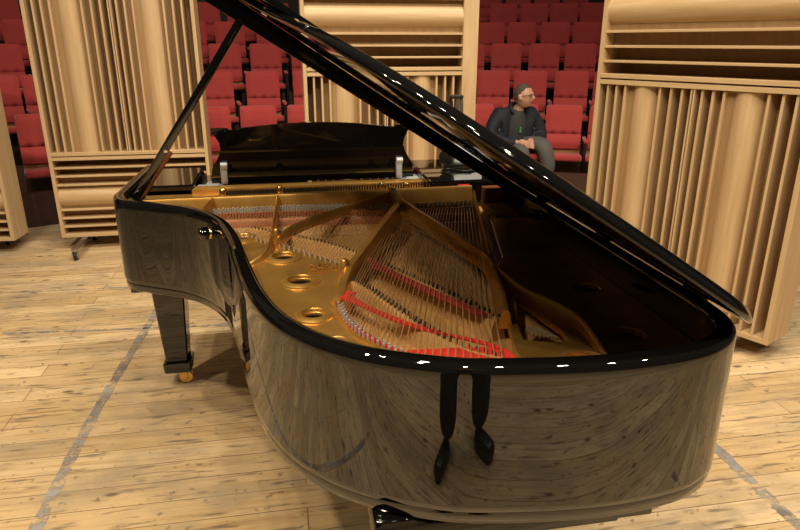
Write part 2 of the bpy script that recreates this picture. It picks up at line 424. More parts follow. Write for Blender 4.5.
# rim side of the web, from treble front round to the tail
rimside = [(p.x, p.y) for p in innp if p.x < .24 and p.y < 2.56 and p.y > 1.0]
rimside = [p for p in rimside if not (p[0] > .20 and p[1] > 1.3)]
holes = [(TRACE['holes'][i][0], TRACE['holes'][i][1], r) for i, r in enumerate((.030, .034, .034, .027, .024))]
outline = [(-.45, 2.565)] + [p for p in rimside if p[1] < 2.44] + web_b[::-1] + [(-.33, 2.565)]
plate = thing  # name reuse guard
bm = curve_plate('plate', outline, holes, .893, .915, .003, GOLD)
for hx, hy, hr in holes:         # raised lips round the holes
    M = 30
    for k in range(M): pass
    prof_l = [(hr + .024, .914), (hr + .022, .919), (hr + .012, .924), (hr + .004, .924), (hr, .919), (hr - .001, .89)]
    rg = [[bm.verts.new((hx + r * math.cos(2 * PI * k / 36), hy + r * math.sin(2 * PI * k / 36), z)) for k in range(36)] for r, z in prof_l]
    for a, b in zip(rg, rg[1:]):
        for k in range(36): bm.faces.new((a[k], a[(k + 1) % 36], b[(k + 1) % 36], b[k]))
# raised edge along the string side of the web (hitch rail)
add_bar(bm, catmull([(p[0] - .004, p[1] - .006, .924) for p in TRACE['web'][8:]], 4), .018, .02)
IRON = pp('iron_plate', bm, GOLD, 40)
bm = bmesh.new(); b4 = [Vector((p[0], p[1], 0)) for p in TRACE['badge']]
add_prism(bm, [(p.x, p.y) for p in b4], .9145, .917)
# cast raised strokes on the badge
ax, ay = b4[1] - b4[0], b4[3] - b4[0]
def stroke(u0, v0, u1, v1, w=.0045):
    a = b4[0] + ax * u0 + ay * v0; b = b4[0] + ax * u1 + ay * v1
    add_bar(bm, [(a.x, a.y, .9235), (b.x, b.y, .9235)], w, .007, w * .7)
for u in (.12, .36, .58, .80):
    stroke(u, .22, u + .02, .78)
stroke(.12, .25, .27, .25); stroke(.27, .25, .28, .75); stroke(.12, .76, .28, .76)
stroke(.36, .5, .48, .24); stroke(.36, .5, .50, .78)
stroke(.58, .25, .70, .25); stroke(.58, .5, .68, .5)
stroke(.80, .24, .90, .78); stroke(.90, .78, .91, .24)
pp('cast_badge', bm, GOLD, 30, IRON, 'raised cast badge on the gold plate')
for hx, hy, hr in holes:  # near-black discs stand in for the shade down the plate holes
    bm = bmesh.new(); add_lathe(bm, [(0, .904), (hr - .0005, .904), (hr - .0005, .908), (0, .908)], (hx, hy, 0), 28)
    pp('hole_shade_disc', bm, HOLE, None, IRON, 'dark disc standing in for the shade inside a plate hole')

# front flange, pin field and ridge
bm = bmesh.new()
add_box(bm, -.597, .62, 2.79, 2.845, .915, .968, .006)
add_box(bm, -.597, .75, 2.575, 2.80, .905, .945, .003)
pp('plate_flange', bm, GOLD, 40)
bm = bmesh.new(); add_bar(bm, [(-.60, 2.55, .983), (-.45, 2.557, .984), (0, 2.560, .985), (.42, 2.565, .985), (.76, 2.575, .985)], .045, .075, .03)
pp('plate_ridge', bm, GOLD, 40)
for p in TRACE['bolts']:
    bm = bmesh.new(); add_lathe(bm, [(.026, .944), (.026, .953), (.016, .955), (.015, .974), (.010, .980), (0, .980)], (p[0], p[1], 0), 16)
    pp('plate_bolt', bm, BRASS, 40)
def zf(pts, z): return [(p[0], p[1], z) for p in pts]
for key, w, h in (('st_A', .022, .032), ('st_B', .024, .036), ('st_C', .052, .062), ('st_D', .036, .05), ('st_E', .020, .04)):
    P = [Vector(p) for p in TRACE[key]]
    P = catmull(P, 5); n = len(P)
    if key == 'st_D': P = P[:-5]
    bm = bmesh.new(); add_bar(bm, P, w, h)
    pp('plate_strut', bm, GOLD, 40)
P = catmull(TRACE['st_A2'], 5); n = len(P)
bm = bmesh.new(); add_bar(bm, P, .022, .035); pp('plate_strut', bm, GOLD, 40)
P = catmull(TRACE['st_left'], 4); bm = bmesh.new(); add_bar(bm, P, .016, .06); pp('plate_strut', bm, GOLD, 40)
P = catmull(TRACE['st_F'], 5); bm = bmesh.new(); add_bar(bm, P, .030, .035); pp('plate_strut', bm, GOLD, 40)
nx, ny, nz = TRACE['nose'][0]
bm = bmesh.new()     # nose where the three long struts meet the ridge
add_bar(bm, catmull([(nx + .006, 2.57, .992), (nx + .004, 2.48, 1.0), (nx, 2.40, .998), (nx - .002, 2.34, .985), (nx - .002, 2.29, .955)], 4), .075, .085, .03)
pp('plate_nose', bm, GOLD, 40)
for c in ((-.050, 2.105), (.145, 1.745)):
    bm = bmesh.new(); add_lathe(bm, [(.021, .913), (.019, .93), (.014, .944), (.013, .962), (.008, .968), (0, .969)], (c[0], c[1], 0), 18); pp('plate_screw_post', bm, GOLD, 40)

# right (bass) side of the plate, in the shadow of the lid
tri = [(.583, 1.52), (.622, 1.30), (.612, 1.235), (.567, 1.238), (.508, 1.262), (.528, 1.364)]
hr_ = TRACE['hole_right'][0]
right_out = [(.56, 1.66), (.66, 1.85), (.76, 2.30), (.888, 2.30)] + [(p.x, p.y) for p in reversed(innp) if p.x > .46 and p.y < 2.28] + [(.475, 1.20), (.515, 1.40), (.548, 1.60)]
bm = curve_plate('plate_right', right_out, [(hr_[0] + .02, hr_[1] - .035, .042), (.76, 1.25, .045), (.80, 1.55, .04)], .893, .912, .003, GOLD, [tri])
for hx, hy, hr in ((hr_[0] + .02, hr_[1] - .035, .042),):
    rg = [[bm.verts.new((hx + r * math.cos(2 * PI * k / 36), hy + r * math.sin(2 * PI * k / 36), z)) for k in range(36)] for r, z in [(hr + .022, .911), (hr + .02, .918), (hr + .01, .922), (hr + .003, .921), (hr, .915), (hr, .89)]]
    for a, b in zip(rg, rg[1:]):
        for k in range(36): bm.faces.new((a[k], a[(k + 1) % 36], b[(k + 1) % 36], b[k]))
IRON2 = pp('iron_plate', bm, GOLD, 40)
bm = bmesh.new(); add_lathe(bm, [(0, .880), (.046, .880), (.046, .886), (0, .886)], (hr_[0] + .02, hr_[1] - .035, 0), 28); pp('hole_felt', bm, REDFELT, None, IRON2, 'red felt seen through the right hole')
bm = bmesh.new(); add_box(bm, .79, .888, 2.33, 2.50, .89, .925, .004); pp('corner_block', bm, MAPLE)
bm = bmesh.new(); add_box(bm, .80, .888, 2.50, 2.56, .89, .985, .004); pp('corner_block', bm, MAHOG, label='reddish wood block at the bass corner')
bm = bmesh.new()
for k in range(7): add_tube(bm, [(.545 + .006 * k, 1.335 + .006 * (k % 3), .90), (.552 + .008 * k, 1.30 - .004 * k, .902)], .004, 6)
pp('bass_string_ends', bm, STEELW)

# bridges, felts, pins -----------------------------------------------------
def ribbon(poly, z, th): 
    b = bmesh.new(); add_prism(b, [(p[0], p[1]) for p in poly], z - th, z); return b
up = [(p[0], p[1]) for p in catmull(TRACE['bass_bridge'], 5)]; lo = [(p[0], p[1]) for p in catmull(TRACE['bass_bridge_low'], 5)]
bm = bmesh.new()
add_bar(bm, catmull([(p[0] - .005, p[1] - .008, .923) for p in TRACE['bass_bridge']], 6), .034, .053, .026)
pp('bass_bridge', bm, MAPLE, 40)
bm = bmesh.new(); add_bar(bm, catmull([(p[0] - .005, p[1] - .012, .926) for p in TRACE['pins_upper']], 6), .05, .056, .034); pp('tenor_bridge', bm, MAPLE, 40)
bm = bmesh.new(); add_bar(bm, catmull([(p[0], p[1], .926) for p in TRACE['bridge_treble']], 6), .040, .056, .026); pp('treble_bridge', bm, MAPLE, 40)
def pin_row(name, pts, n, amp, z, r=.0032, h=.014, m=None):
    b = bmesh.new(); P = [Vector(p) for p in catmull(pts, 6)]
    for k in range(n):
        p = along(P, (k + .5) / n); q = along(P, min(1, (k + .6) / n)); t = (q - p); t.z = 0
        t = t.normalized() if t.length > 0 else Vector((1, 0, 0)); s = Vector((-t.y, t.x, 0)) * amp * (1 if k % 2 else -1)
        add_tube(b, [(p.x + s.x, p.y + s.y, z - h), (p.x + s.x, p.y + s.y, z + .004)], r, 5)
    o = pp(name, b, m or BLACK); o['kind'] = 'stuff'; return o
pin_row('bridge_pins', TRACE['bass_bridge'], 64, .006, .926, .0030, .008, DARKSTEEL)
pin_row('bridge_pins', TRACE['pins_upper'], 56, .005, .928, .003, .01)
pin_row('bridge_pins', TRACE['bridge_treble'], 70, .004, .926, .0024, .01)
pin_row('hitch_pins', TRACE['hitch_treble'], 60, .005, .922, .003, .012, SILVER)
pin_row('hitch_pins', TRACE['hitch_felt'], 34, .004, .926, .0034, .012, SILVER)
pl = TRACE['pins_line']
pin_row('agraffes', pl, 120, .008, .948, .0045, .05, SILVER)
pin_row('tuning_pins', [(-.27, 2.735, .95), (.2, 2.74, .95), (.60, 2.75, .95)], 150, .012, .962, .004, .02, BLACK)
bm = bmesh.new(); add_bar(bm, [(p[0], p[1], .928) for p in pl], .03, .05); pp('agraffe_rail', bm, GOLD, 40)
pin_row('damper_felts', TRACE['copper_line'], 96, .0, .946, .006, .016, COPPERD)
bm = bmesh.new(); add_bar(bm, [(p[0], p[1] - .006, .926) for p in TRACE['copper_line']], .02, .03); pp('felt_rail', bm, COPPERD, 40)
bm = bmesh.new(); add_bar(bm, [(p[0], p[1] - .045, .905) for p in TRACE['copper_line']], .05, .034); pp('front_rail', bm, SPRUCE, 40)
# felt cloths
fu = TRACE['felt_upper']
mid_ = [Vector(p) for p in TRACE['felt_upper']]
upe, loe = mid_[1:6], [mid_[0]] + mid_[10:6:-1]
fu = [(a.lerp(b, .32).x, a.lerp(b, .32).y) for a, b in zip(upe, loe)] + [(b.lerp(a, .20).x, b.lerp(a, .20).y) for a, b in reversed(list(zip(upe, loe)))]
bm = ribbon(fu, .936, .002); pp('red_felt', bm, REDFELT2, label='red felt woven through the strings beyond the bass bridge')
fm = [Vector(p) for p in TRACE['felt_mid']]
ups, los = fm[3:8], [fm[12], fm[11], fm[10], fm[9], fm[8]]
poly = [fm[0], fm[1], fm[2]] + [a.lerp(b, .15) for a, b in zip(ups, los)] + [b.lerp(a, .35) for a, b in reversed(list(zip(ups, los)))] + [fm[13]]
bm = ribbon([(p.x - .004, p.y - .012) for p in poly], .9265, .004); pp('red_felt', bm, REDFELT, label='narrow red felt strip in front of the bass bridge')
bm = ribbon([(.235, 1.238), (.30, 1.232), (.324, 1.232), (.40, 1.224), (.452, 1.205), (.46, 1.12), (.30, 1.12), (.22, 1.20)], .922, .004); pp('red_felt', bm, REDFELT, label='wide red felt by the tail rim')
bm = bmesh.new(); add_bar(bm, catmull([(p[0] + .006, p[1] + .004, .924) for p in TRACE['hitch_felt']], 5), .016, .02); pp('red_felt', bm, REDFELT, label='red felt edging along the hitch pins')

# strings ----------------------------------------------------------------
bt, bh, bb = TRACE['bass_top'], TRACE['bass_hitch'], TRACE['bass_bridge']
NB = 32
for k in range(NB):
    t = (k + .5) / NB
    a = Vector(bt[0]).lerp(Vector(bt[1]), t); a.z = .947
    c = along(bh, t); c.z = .932
    d = along(bb, t); d.z = .938
    # keep the string straight in plan: slide the bridge height onto it
    f = (a - c).xy; q = c + (a - c) * max(.08, min(.4, ((d - c).xy.dot(f)) / f.length_squared)); q.z = .937
    bm = bmesh.new(); r = .0015 if k > 6 else .0011
    add_tube(bm, [a, q, c], r, 6)
    pp('bass_string', bm, COPPER, 60)
tt, te = TRACE['tenor_top'], TRACE['tenor_end']
for k in range(26):
    t = (k + .5) / 26
    a = Vector(tt[0]).lerp(Vector(tt[1]), t); c = along(te, t); a.z = .934; c.z = .928
    bm = bmesh.new(); add_tube(bm, [a, c], .0010, 5); pp('tenor_string', bm, STEELW)
ht = TRACE['hitch_treble']
for k in range(40):
    t = (k + .5) / 40
    a = Vector((-.235 + t * .615, 2.47, .944)); c = along(ht, .14 + .86 * t); c.z = .930
    bm = bmesh.new(); add_tube(bm, [a, c], .0009, 5); pp('treble_string', bm, STEELW)

# lid knob on the curved side
k0, k1 = Vector((-.238, 2.11, .962)), Vector((-.330, 2.075, .968))
kd = (k1 - k0).normalized()
bm = bmesh.new(); add_lathe(bm, [(.020, -.02), (.020, .024), (.013, .026), (.013, .034), (.022, .036), (.024, .050), (.019, .062), (0, .066)], k0, 20, kd)
KN = pp('side_knob', bm, EBONY, 40)
bm = bmesh.new(); add_lathe(bm, [(.0165, .024), (.0190, .026), (.0190, .032), (.0165, .035)], k0, 20, kd); pp('knob_ring', bm, BRASS, 40, KN)

# legs --------------------------------------------------------------------
def leg(cx, cy, ztop, wt=.078, wb=.052):
    bm = bmesh.new()
    prof_ = [(ztop, wt), (ztop - .02, wt), (.135, wb), (.135, wb + .010), (.128, wb + .013), (.085, wb + .011), (.080, wb + .006)]
    rg = []
    for z, w in prof_:
        c = .006
        rg.append([bm.verts.new((cx + a, cy + b, z)) for a, b in ((-w, -w + c), (-w + c, -w), (w - c, -w), (w, -w + c), (w, w - c), (w - c, w), (-w + c, w), (-w, w - c))])
    for a, b in zip(rg, rg[1:]):
        for k in range(8): bm.faces.new((a[k], a[(k + 1) % 8], b[(k + 1) % 8], b[k]))
    bm.faces.new(rg[0]); bm.faces.new(rg[-1])
    l = pp('leg', bm, EBONY, 30)
    bm = bmesh.new()
    add_lathe(bm, [(.020, .082), (.020, .072), (.012, .070), (.012, .058)], (cx, cy, 0), 14)
    for s in (-1, 1): add_box(bm, cx + .0, cx + .035, cy + s * .017 - .003, cy + s * .017 + .003, .025, .066, .002)
    add_lathe(bm, [(.006, -.013), (.030, -.013), (.0335, -.008), (.0335, .008), (.030, .013), (.006, .013)], (cx + .026, cy, .034), 22, (0, 1, 0))
    pp('caster', bm, BRASS, 40, l, 'brass caster')
    return l
leg(-.565, 2.885, .60, .074, .050)
leg(.84, 2.885, .60, .074, .050)
leg(.44, 1.22, .55, .085, .052)
bm = bmesh.new(); add_box(bm, .130, .750, 1.040, 1.36, .570, .640, .006); pp('leg_block', bm, EBONY_LID, 30)
bm = bmesh.new(); add_box(bm, .17, .69, 1.07, 1.34, .535, .572, .006); pp('leg_block', bm, EBONY_LID, 30)
# pedal lyre
bm = bmesh.new()
for s in (-1, 1): add_tube(bm, [(.14 + s * .07, 2.80, .60), (.14 + s * .085, 2.79, .45), (.14 + s * .10, 2.78, .28)], .016, 10)
add_box(bm, -.0, .28, 2.68, 2.84, .13, .285, .01)
LY = pp('pedal_lyre', bm, EBONY, 40)
for k in range(3):
    bm = bmesh.new(); add_box(bm, .14 + (k - 1) * .075 - .013, .14 + (k - 1) * .075 + .013, 2.82, 2.98, .165, .177, .004); pp('pedal', bm, BRASS, 40, LY, 'brass pedal')

# music desk ---------------------------------------------------------------
def xz(pts, y0, y1, lean=0, zb=0):
    b = bmesh.new()
    A = [b.verts.new((p[0], y0 - lean * (p[1] - zb), p[1])) for p in pts]; B = [b.verts.new((p[0], y1 - lean * (p[1] - zb), p[1])) for p in pts]
    b.faces.new(A); b.faces.new(B); n = len(pts)
    for i in range(n): b.faces.new((A[i], A[(i + 1) % n], B[(i + 1) % n], B[i]))
    return b
left = [(-.335, .962), (-.333, 1.0), (-.328, 1.03), (-.312, 1.055), (-.295, 1.085), (-.284, 1.115), (-.288, 1.145), (-.300, 1.168), (-.304, 1.180), (-.318, 1.183), (-.318, 1.207), (-.25, 1.206), (-.243, 1.198), (-.205, 1.199), (-.195, 1.205)]
top = [(-.10, 1.214), (.0, 1.221), (.12, 1.225), (.24, 1.221), (.34, 1.214), (.43, 1.203)]
right = [(.24 - (x - -.0), z) for x, z in reversed(left)]
desk = pp('music_desk', xz(left + top + right, 2.905, 2.928, .10, .96), EBONY_LID)
bm = bmesh.new(); add_box(bm, -.36, -.30, 2.87, 2.96, .945, .965, .003); add_box(bm, .54, .60, 2.87, 2.96, .945, .965, .003)
pp('desk_slide', bm, GREY, 30, desk)
for x in (-.275, .505):
    bm = bmesh.new(); add_box(bm, x - .016, x + .012, 2.868, 2.892, .965, 1.045, .005); add_lathe(bm, [(.016, -.014), (.016, .014)], (x, 2.88, 1.045), 14, (1, 0, 0))
    pp('desk_bracket', bm, GREY, 30, desk, 'grey metal bracket')
bm = bmesh.new(); add_box(bm, -.395, -.285, 2.855, 2.90, .950, .962, .002); add_box(bm, .50, .62, 2.855, 2.90, .950, .962, .002); pp('desk_rail', bm, GREY, 30, desk)

# lid ----------------------------------------------------------------------
TH = R(33.2); HX, HZ = .942, .9905
def lidp(x, y, t):
    s = HX - x
    return Vector((HX - s * math.cos(TH) + t * math.sin(TH), y, HZ + s * math.sin(TH) + t * math.cos(TH)))
LF = 2.50
lo_ = [p for p in offset(OUT, -.014) if p.y < LF and not (p.x > .9 and p.y > 1.2)]
lo_ = [Vector((-.675, LF))] + lo_ + [Vector((HX, 1.25)), Vector((HX, LF))]
def close_offset(P, d):
    o = []; n = len(P)
    for i, p in enumerate(P):
        a = (p - P[i - 1]).normalized(); b = (P[(i + 1) % n] - p).normalized()
        nrm = (Vector((-a.y, a.x)) + Vector((-b.y, b.x)));
        nrm = nrm.normalized() / max(.5, (nrm.normalized()).dot(Vector((-a.y, a.x))))
        o.append(p + nrm * d)
    return o
bm = bmesh.new(); rg = []
for d, t in ((.012, 0), (.004, .001), (.001, .0035), (0, .007), (.001, .0105), (.004, .0135), (.020, .025), (.034, .027)):
    rg.append([bm.verts.new(lidp(q.x, q.y, t)) for q in close_offset(lo_, d)])
n = len(lo_)
for a, b in zip(rg, rg[1:]):
    for k in range(n): bm.faces.new((a[k], a[(k + 1) % n], b[(k + 1) % n], b[k]))
bm.faces.new(rg[0]); bm.faces.new(rg[-1])
lid = pp('lid', bm, EBONY_LID, 40, label='raised black lid seen almost edge on')
def lid_slab(x0, x1, y0, y1, t0, t1, t0b=None):
    b = bmesh.new(); t0b = t0 if t0b is None else t0b
    V = [b.verts.new(lidp(x, y, t)) for x, y, t in ((x0, y0, t0), (x1, y0, t0b), (x1, y1, t0b), (x0, y1, t0), (x0, y0, t1), (x1, y0, t1), (x1, y1, t1), (x0, y1, t1))]
    for f in ((0, 1, 2, 3), (4, 5, 6, 7), (0, 1, 5, 4), (1, 2, 6, 5), (2, 3, 7, 6), (3, 0, 4, 7)): b.faces.new([V[i] for i in f])
    bmesh.ops.bevel(b, geom=list(b.edges), offset=.003, segments=2, affect='EDGES', profile=.5)
    return b
pp('folded_flap', lid_slab(-.66, .93, 1.98, 2.47, .030, .052), EBONY_LID, 30, lid)
pp('lid_front_rail', lid_slab(-.64, .925, 2.455, 2.49, -.070, -.001, -.044), EBONY_LID, 30, lid)
for y in (1.28, 1.75, 2.25):
    bm = bmesh.new(); add_tube(bm, [(HX + .004, y - .05, HZ - .002), (HX + .004, y + .05, HZ - .002)], .006, 8); pp('lid_hinge', bm, BRASS, 40, lid)
LIDCATCH = [(-.12, 1.49), (-.235, 2.06)]
for cx, cy in LIDCATCH:
    bm = bmesh.new()
    V = add_box(bm, -.010, .010, -.004, .004, -.003, .020, .002)
    for v in V: v.co = lidp(cx + v.co.x, cy + v.co.y, v.co.z)
    pp('lid_catch', bm, CHROME, None, lid)

# prop stick
pb, ptop = Vector((-.583, 2.545, .985)), Vector((-.128, 2.452, 1.636))
def plank(a, b, w, t, bm=None):
    bm = bm or bmesh.new(); d = (b - a); l = d.length; d.normalize()
    z = Vector((0, 1, 0)); x = d.cross(z).normalized(); z = x.cross(d).normalized()
    M = Matrix((( x.x, z.x, d.x, a.x), (x.y, z.y, d.y, a.y), (x.z, z.z, d.z, a.z), (0, 0, 0, 1)))
    add_box(bm, -w / 2, w / 2, -t / 2, t / 2, 0, l, .004, M); return bm
prop = pp('lid_prop', plank(pb, ptop, .030, .020), EBONY, 30)
bm = bmesh.new(); m_ = pb.lerp(ptop, .30); add_box(bm, m_.x - .005, m_.x + .011, m_.y - .016, m_.y - .009, m_.z - .012, m_.z + .012, .002); pp('prop_catch', bm, CHROME, 30, prop)
bm = bmesh.new(); plank(Vector((-.575, 2.60, .98)), Vector((-.44, 2.58, 1.16)), .022, .016, bm); pp('short_prop', bm, MAHOG, 30, prop, 'short reddish prop folded beside the long one')
bm = bmesh.new(); add_box(bm, -.607, -.555, 2.49, 2.60, .955, .990, .004); pp('prop_block', bm, EBONY, 30)

# ------------------------------------------------------------------ acoustic panels
W, D, Z0, HT = 1.173, .245, .10, 2.00
def panel(label, loc, rot, vertical_on_top, wide_right=False):
    t = thing('acoustic_panel', label, 'panel', loc, rot, 'wooden acoustic panels on casters')
    T = .026; z1 = Z0 + HT
    zs = .735 if vertical_on_top else 1.36      # dividing ledge
    bm = bmesh.new()
    add_box(bm, 0, T, 0, D, Z0, z1, .002)
    pp2 = lambda n, b, m, par=t, sm=None, lab=None: obj(n, b, m, par, False, sm, lab)
    pp2('frame_stile', bm, PANEL)
    pp2('frame_stile', box(W - T, W + (.085 if wide_right else 0), 0 if not wide_right else .004, D, Z0, z1, .002), PANEL)
    for y0, za, zb in ((0, Z0, Z0 + T), (0, z1 - T, z1), (-.001, zs - T - .004, zs - .004), (-.004, zs + .004, zs + T + .002)):
        pp2('frame_rail', box(T, W - T, y0, D, za, zb, .002), PANEL_H)
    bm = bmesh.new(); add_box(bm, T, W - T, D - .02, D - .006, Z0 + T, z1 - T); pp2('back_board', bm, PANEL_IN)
    va, vb = (zs + T, z1 - T) if vertical_on_top else (Z0 + T, zs - T)
    ha, hb = (Z0 + T, zs - T) if vertical_on_top else (zs + T, z1 - T)
    # vertical fins: two modules with a half column in the middle of each
    mw = (W - 2 * T) / 2; bm = bmesh.new(); wl = bmesh.new(); cols = []
    for k in range(2):
        x0 = T + k * mw
        for f in (.085, .185, .285, .665, .78, .89): add_box(bm, x0 + f * mw - .007, x0 + f * mw + .007, .010, D - .02, va, vb, .002)
        if k == 0: add_box(bm, x0 + mw - .012, x0 + mw - .003, .004, D - .02, va, vb, .001); add_box(bm, x0 + mw + .003, x0 + mw + .012, .004, D - .02, va, vb, .001)
        for f0, f1, dep in ((0, .085, .19), (.085, .185, .13), (.185, .285, .07), (.285, .40, .035), (.57, .665, .05), (.665, .78, .10), (.78, .89, .16), (.89, 1, .20)):
            add_box(wl, x0 + f0 * mw, x0 + f1 * mw, dep, dep + .010, va, vb)
        cols.append(x0 + .475 * mw)
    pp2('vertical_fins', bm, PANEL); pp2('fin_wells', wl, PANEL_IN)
    for cx in cols:
        b = bmesh.new(); add_tube(b, [(cx, .088, va), (cx, .088, vb)], .080, 40); pp2('half_column', b, PANEL, t, 40)
    # lying fins: one module turned on its side
    mh = hb - ha; bm = bmesh.new(); wl = bmesh.new()
    for f in (.10, .215, .33, .665, .78, .89): add_box(bm, T, W - T, .010, D - .02, ha + f * mh - .007, ha + f * mh + .007, .002)
    for f0, f1, dep in ((0, .10, .2), (.10, .215, .15), (.215, .33, .09), (.33, .42, .05), (.57, .665, .05), (.665, .78, .09), (.78, .89, .15), (.89, 1, .2)):
        add_box(wl, T, W - T, dep, dep + .010, ha + f0 * mh, ha + f1 * mh)
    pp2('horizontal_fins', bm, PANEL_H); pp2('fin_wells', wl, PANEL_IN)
    b = bmesh.new(); zc = ha + .495 * mh; add_tube(b, [(T, .088, zc), (W - T, .088, zc)], .082, 40); pp2('half_round', b, PANEL_H, t, 40)
    # rolling feet
    for x in (.17, W - .17):
        b = bmesh.new(); add_box(b, x - .02, x + .02, -.30, .27, Z0 - .03, Z0 - .002, .003); foot = pp2('foot_bar', b, STEEL, t, 30)
        for y in (-.285, .235):
            b = bmesh.new()
            add_lathe(b, [(.014, .066), (.014, .075)], (x, y, 0), 12)
            for s in (-1, 1): add_box(b, x + s * .016 - .002, x + s * .016 + .002, y - .018, y + .022, .020, .070, .001)
            cs = pp2('caster', b, STEEL, t, 30)
            b = bmesh.new(); add_lathe(b, [(.005, -.012), (.027, -.012), (.031, -.008), (.031, .008), (.027, .012), (.005, .012)], (x, y + .004, .031), 22, (1, 0, 0))
            pp2('wheel', b, RUBBER, cs, 40)
    return t
panel('pale wooden acoustic panel left of the piano, upright fins above lying fins', (-1.783, 5.22, 0), 0, True)
panel('pale wooden acoustic panel behind the music desk, lying fins above upright fins', (.142, 4.70, 0), 0, False, True)
panel('large pale wooden acoustic panel at the right edge, angled beside the piano tail', (1.793, 3.601, 0), R(-62), False)
panel('wooden acoustic panel cut off by the left edge of the photo', (-3.29, 5.282, 0), R(-4), True)

# ------------------------------------------------------------------ theatre seats
def rounded_slab(w, h, th, r, z0, tuft=False):
    """upholstered back: rounded rectangle in xz, cushioned front at -y"""
    bm = bmesh.new(); NX, NZ = 20, 24
    def pt(i, j):
        u = -1 + 2 * i / NX; v = j / NZ
        x = u * w / 2; z = v * h
        # round the two upper corners
        if z > h - r and abs(x) > w / 2 - r:
            dx = abs(x) - (w / 2 - r); dz = z - (h - r); l = max(dx, dz); d = math.hypot(dx, dz)
            if d > 0: dx, dz = dx * l / d, dz * l / d
            x = math.copysign(w / 2 - r + dx, x); z = h - r + dz
        return x, z
    def front(i, j):
        x, z = pt(i, j); e = min(w / 2 - abs(x), h - z)
        y = -th * .5 - .018 * min(1, max(0, e) / .05)
        zz = z / h
        if tuft:
            y -= .030 * math.exp(-((zz - .15) / .13) ** 2)           # roll at the bottom
            y += .022 * math.exp(-((zz - .335) / .030) ** 2)          # seam
            for b in (-.30, 0, .30): y += .034 * math.exp(-((x - b * w) ** 2 + (z - .335 * h) ** 2) / .0005)
        return y
    F = [[bm.verts.new((pt(i, j)[0], front(i, j), z0 + pt(i, j)[1])) for j in range(NZ + 1)] for i in range(NX + 1)]
    B = [[bm.verts.new((pt(i, j)[0], th * .5, z0 + pt(i, j)[1])) for j in range(NZ + 1)] for i in range(NX + 1)]
    for i in range(NX):
        for j in range(NZ):
            bm.faces.new((F[i][j], F[i + 1][j], F[i + 1][j + 1], F[i][j + 1])); bm.faces.new((B[i][j], B[i][j + 1], B[i + 1][j + 1], B[i + 1][j]))
    for i in range(NX):
        for j in (0, NZ): bm.faces.new((F[i][j], F[i + 1][j], B[i + 1][j], B[i][j]))
    for j in range(NZ):
        for i in (0, NX): bm.faces.new((F[i][j], F[i][j + 1], B[i][j + 1], B[i][j]))
    for v in bm.verts: v.co.y += .16 * (v.co.z - z0)                   # lean back
    return bm

def make_seat():
    t = thing('theatre_seat', '', 'seat')
    obj('backrest', rounded_slab(.388, .455, .07, .035, .445, True), SEAT, t, False, 50)
    bm = bmesh.new(); vs = add_box(bm, -.20, .20, -.46, -.06, .345, .415, .022, None, 3)
    for v in vs: v.co.z += -.02 * ((v.co.y + .26) / .2) + .012 * (1 - (v.co.x / .2) ** 2)
    obj('seat_cushion', bm, SEAT, t, False, 50)
    bm = bmesh.new(); add_box(bm, -.195, .195, -.02, .0, .36, .455, .004); obj('back_panel', bm, SEATWOOD, t)
    bm = bmesh.new()
    add_box(bm, .222, .246, -.27, .05, .0, .535, .004); add_box(bm, -.19, .225, -.05, -.03, .30, .345, .003); add_box(bm, .17, .235, -.03, .03, .47, .50, .003)
    obj('seat_frame', bm, BLACK, t)
    bm = bmesh.new(); add_box(bm, .216, .252, -.29, .03, .535, .570, .010); obj('armrest', bm, SEAT, t, False, 50)
    return t
def dup(root):
    r = root.copy(); COL.objects.link(r)
    for ch in list(root.children):
        c = ch.copy(); COL.objects.link(c); c.parent = r
    return r
proto = make_seat(); used = False
ORD = ['front', 'second', 'third', 'fourth', 'fifth', 'sixth']
NTH = ['leftmost', 'second from left', 'third from left', 'fourth from left']
GAP = {'left': 'gap at the far left', 'mid': 'gap behind the lid prop', 'right': 'gap around the seated man'}
cnt = {}
for g, k, a in TRACE['seats']: cnt[(g, k)] = cnt.get((g, k), 0) + 1
idx = {}
for g, k, a in TRACE['seats']:
    i = idx.get((g, k), 0); idx[(g, k)] = i + 1
    t = dup(proto) if used else proto; used = True
    r, z = ROWS[k]
    t.location = (CX + r * math.sin(a), r * math.cos(a), z); t.rotation_euler = (0, 0, -a)
    which = 'only one visible' if cnt[(g, k)] == 1 else NTH[i]
    t['label'] = 'red theatre seat, %s in the %s row, %s' % (which, ORD[k], GAP[g])
    if g == 'right' and k == 0:
        t['label'] = ['red front row seat left of the seated man, mostly behind the lid', 'red front row seat the man in the navy jacket sits on',
                      'empty red front row seat with cushion down, right of the seated man', 'red front row seat half hidden by the right wooden panel'][i]
    t['group'] = 'red theatre seats in curved rows'

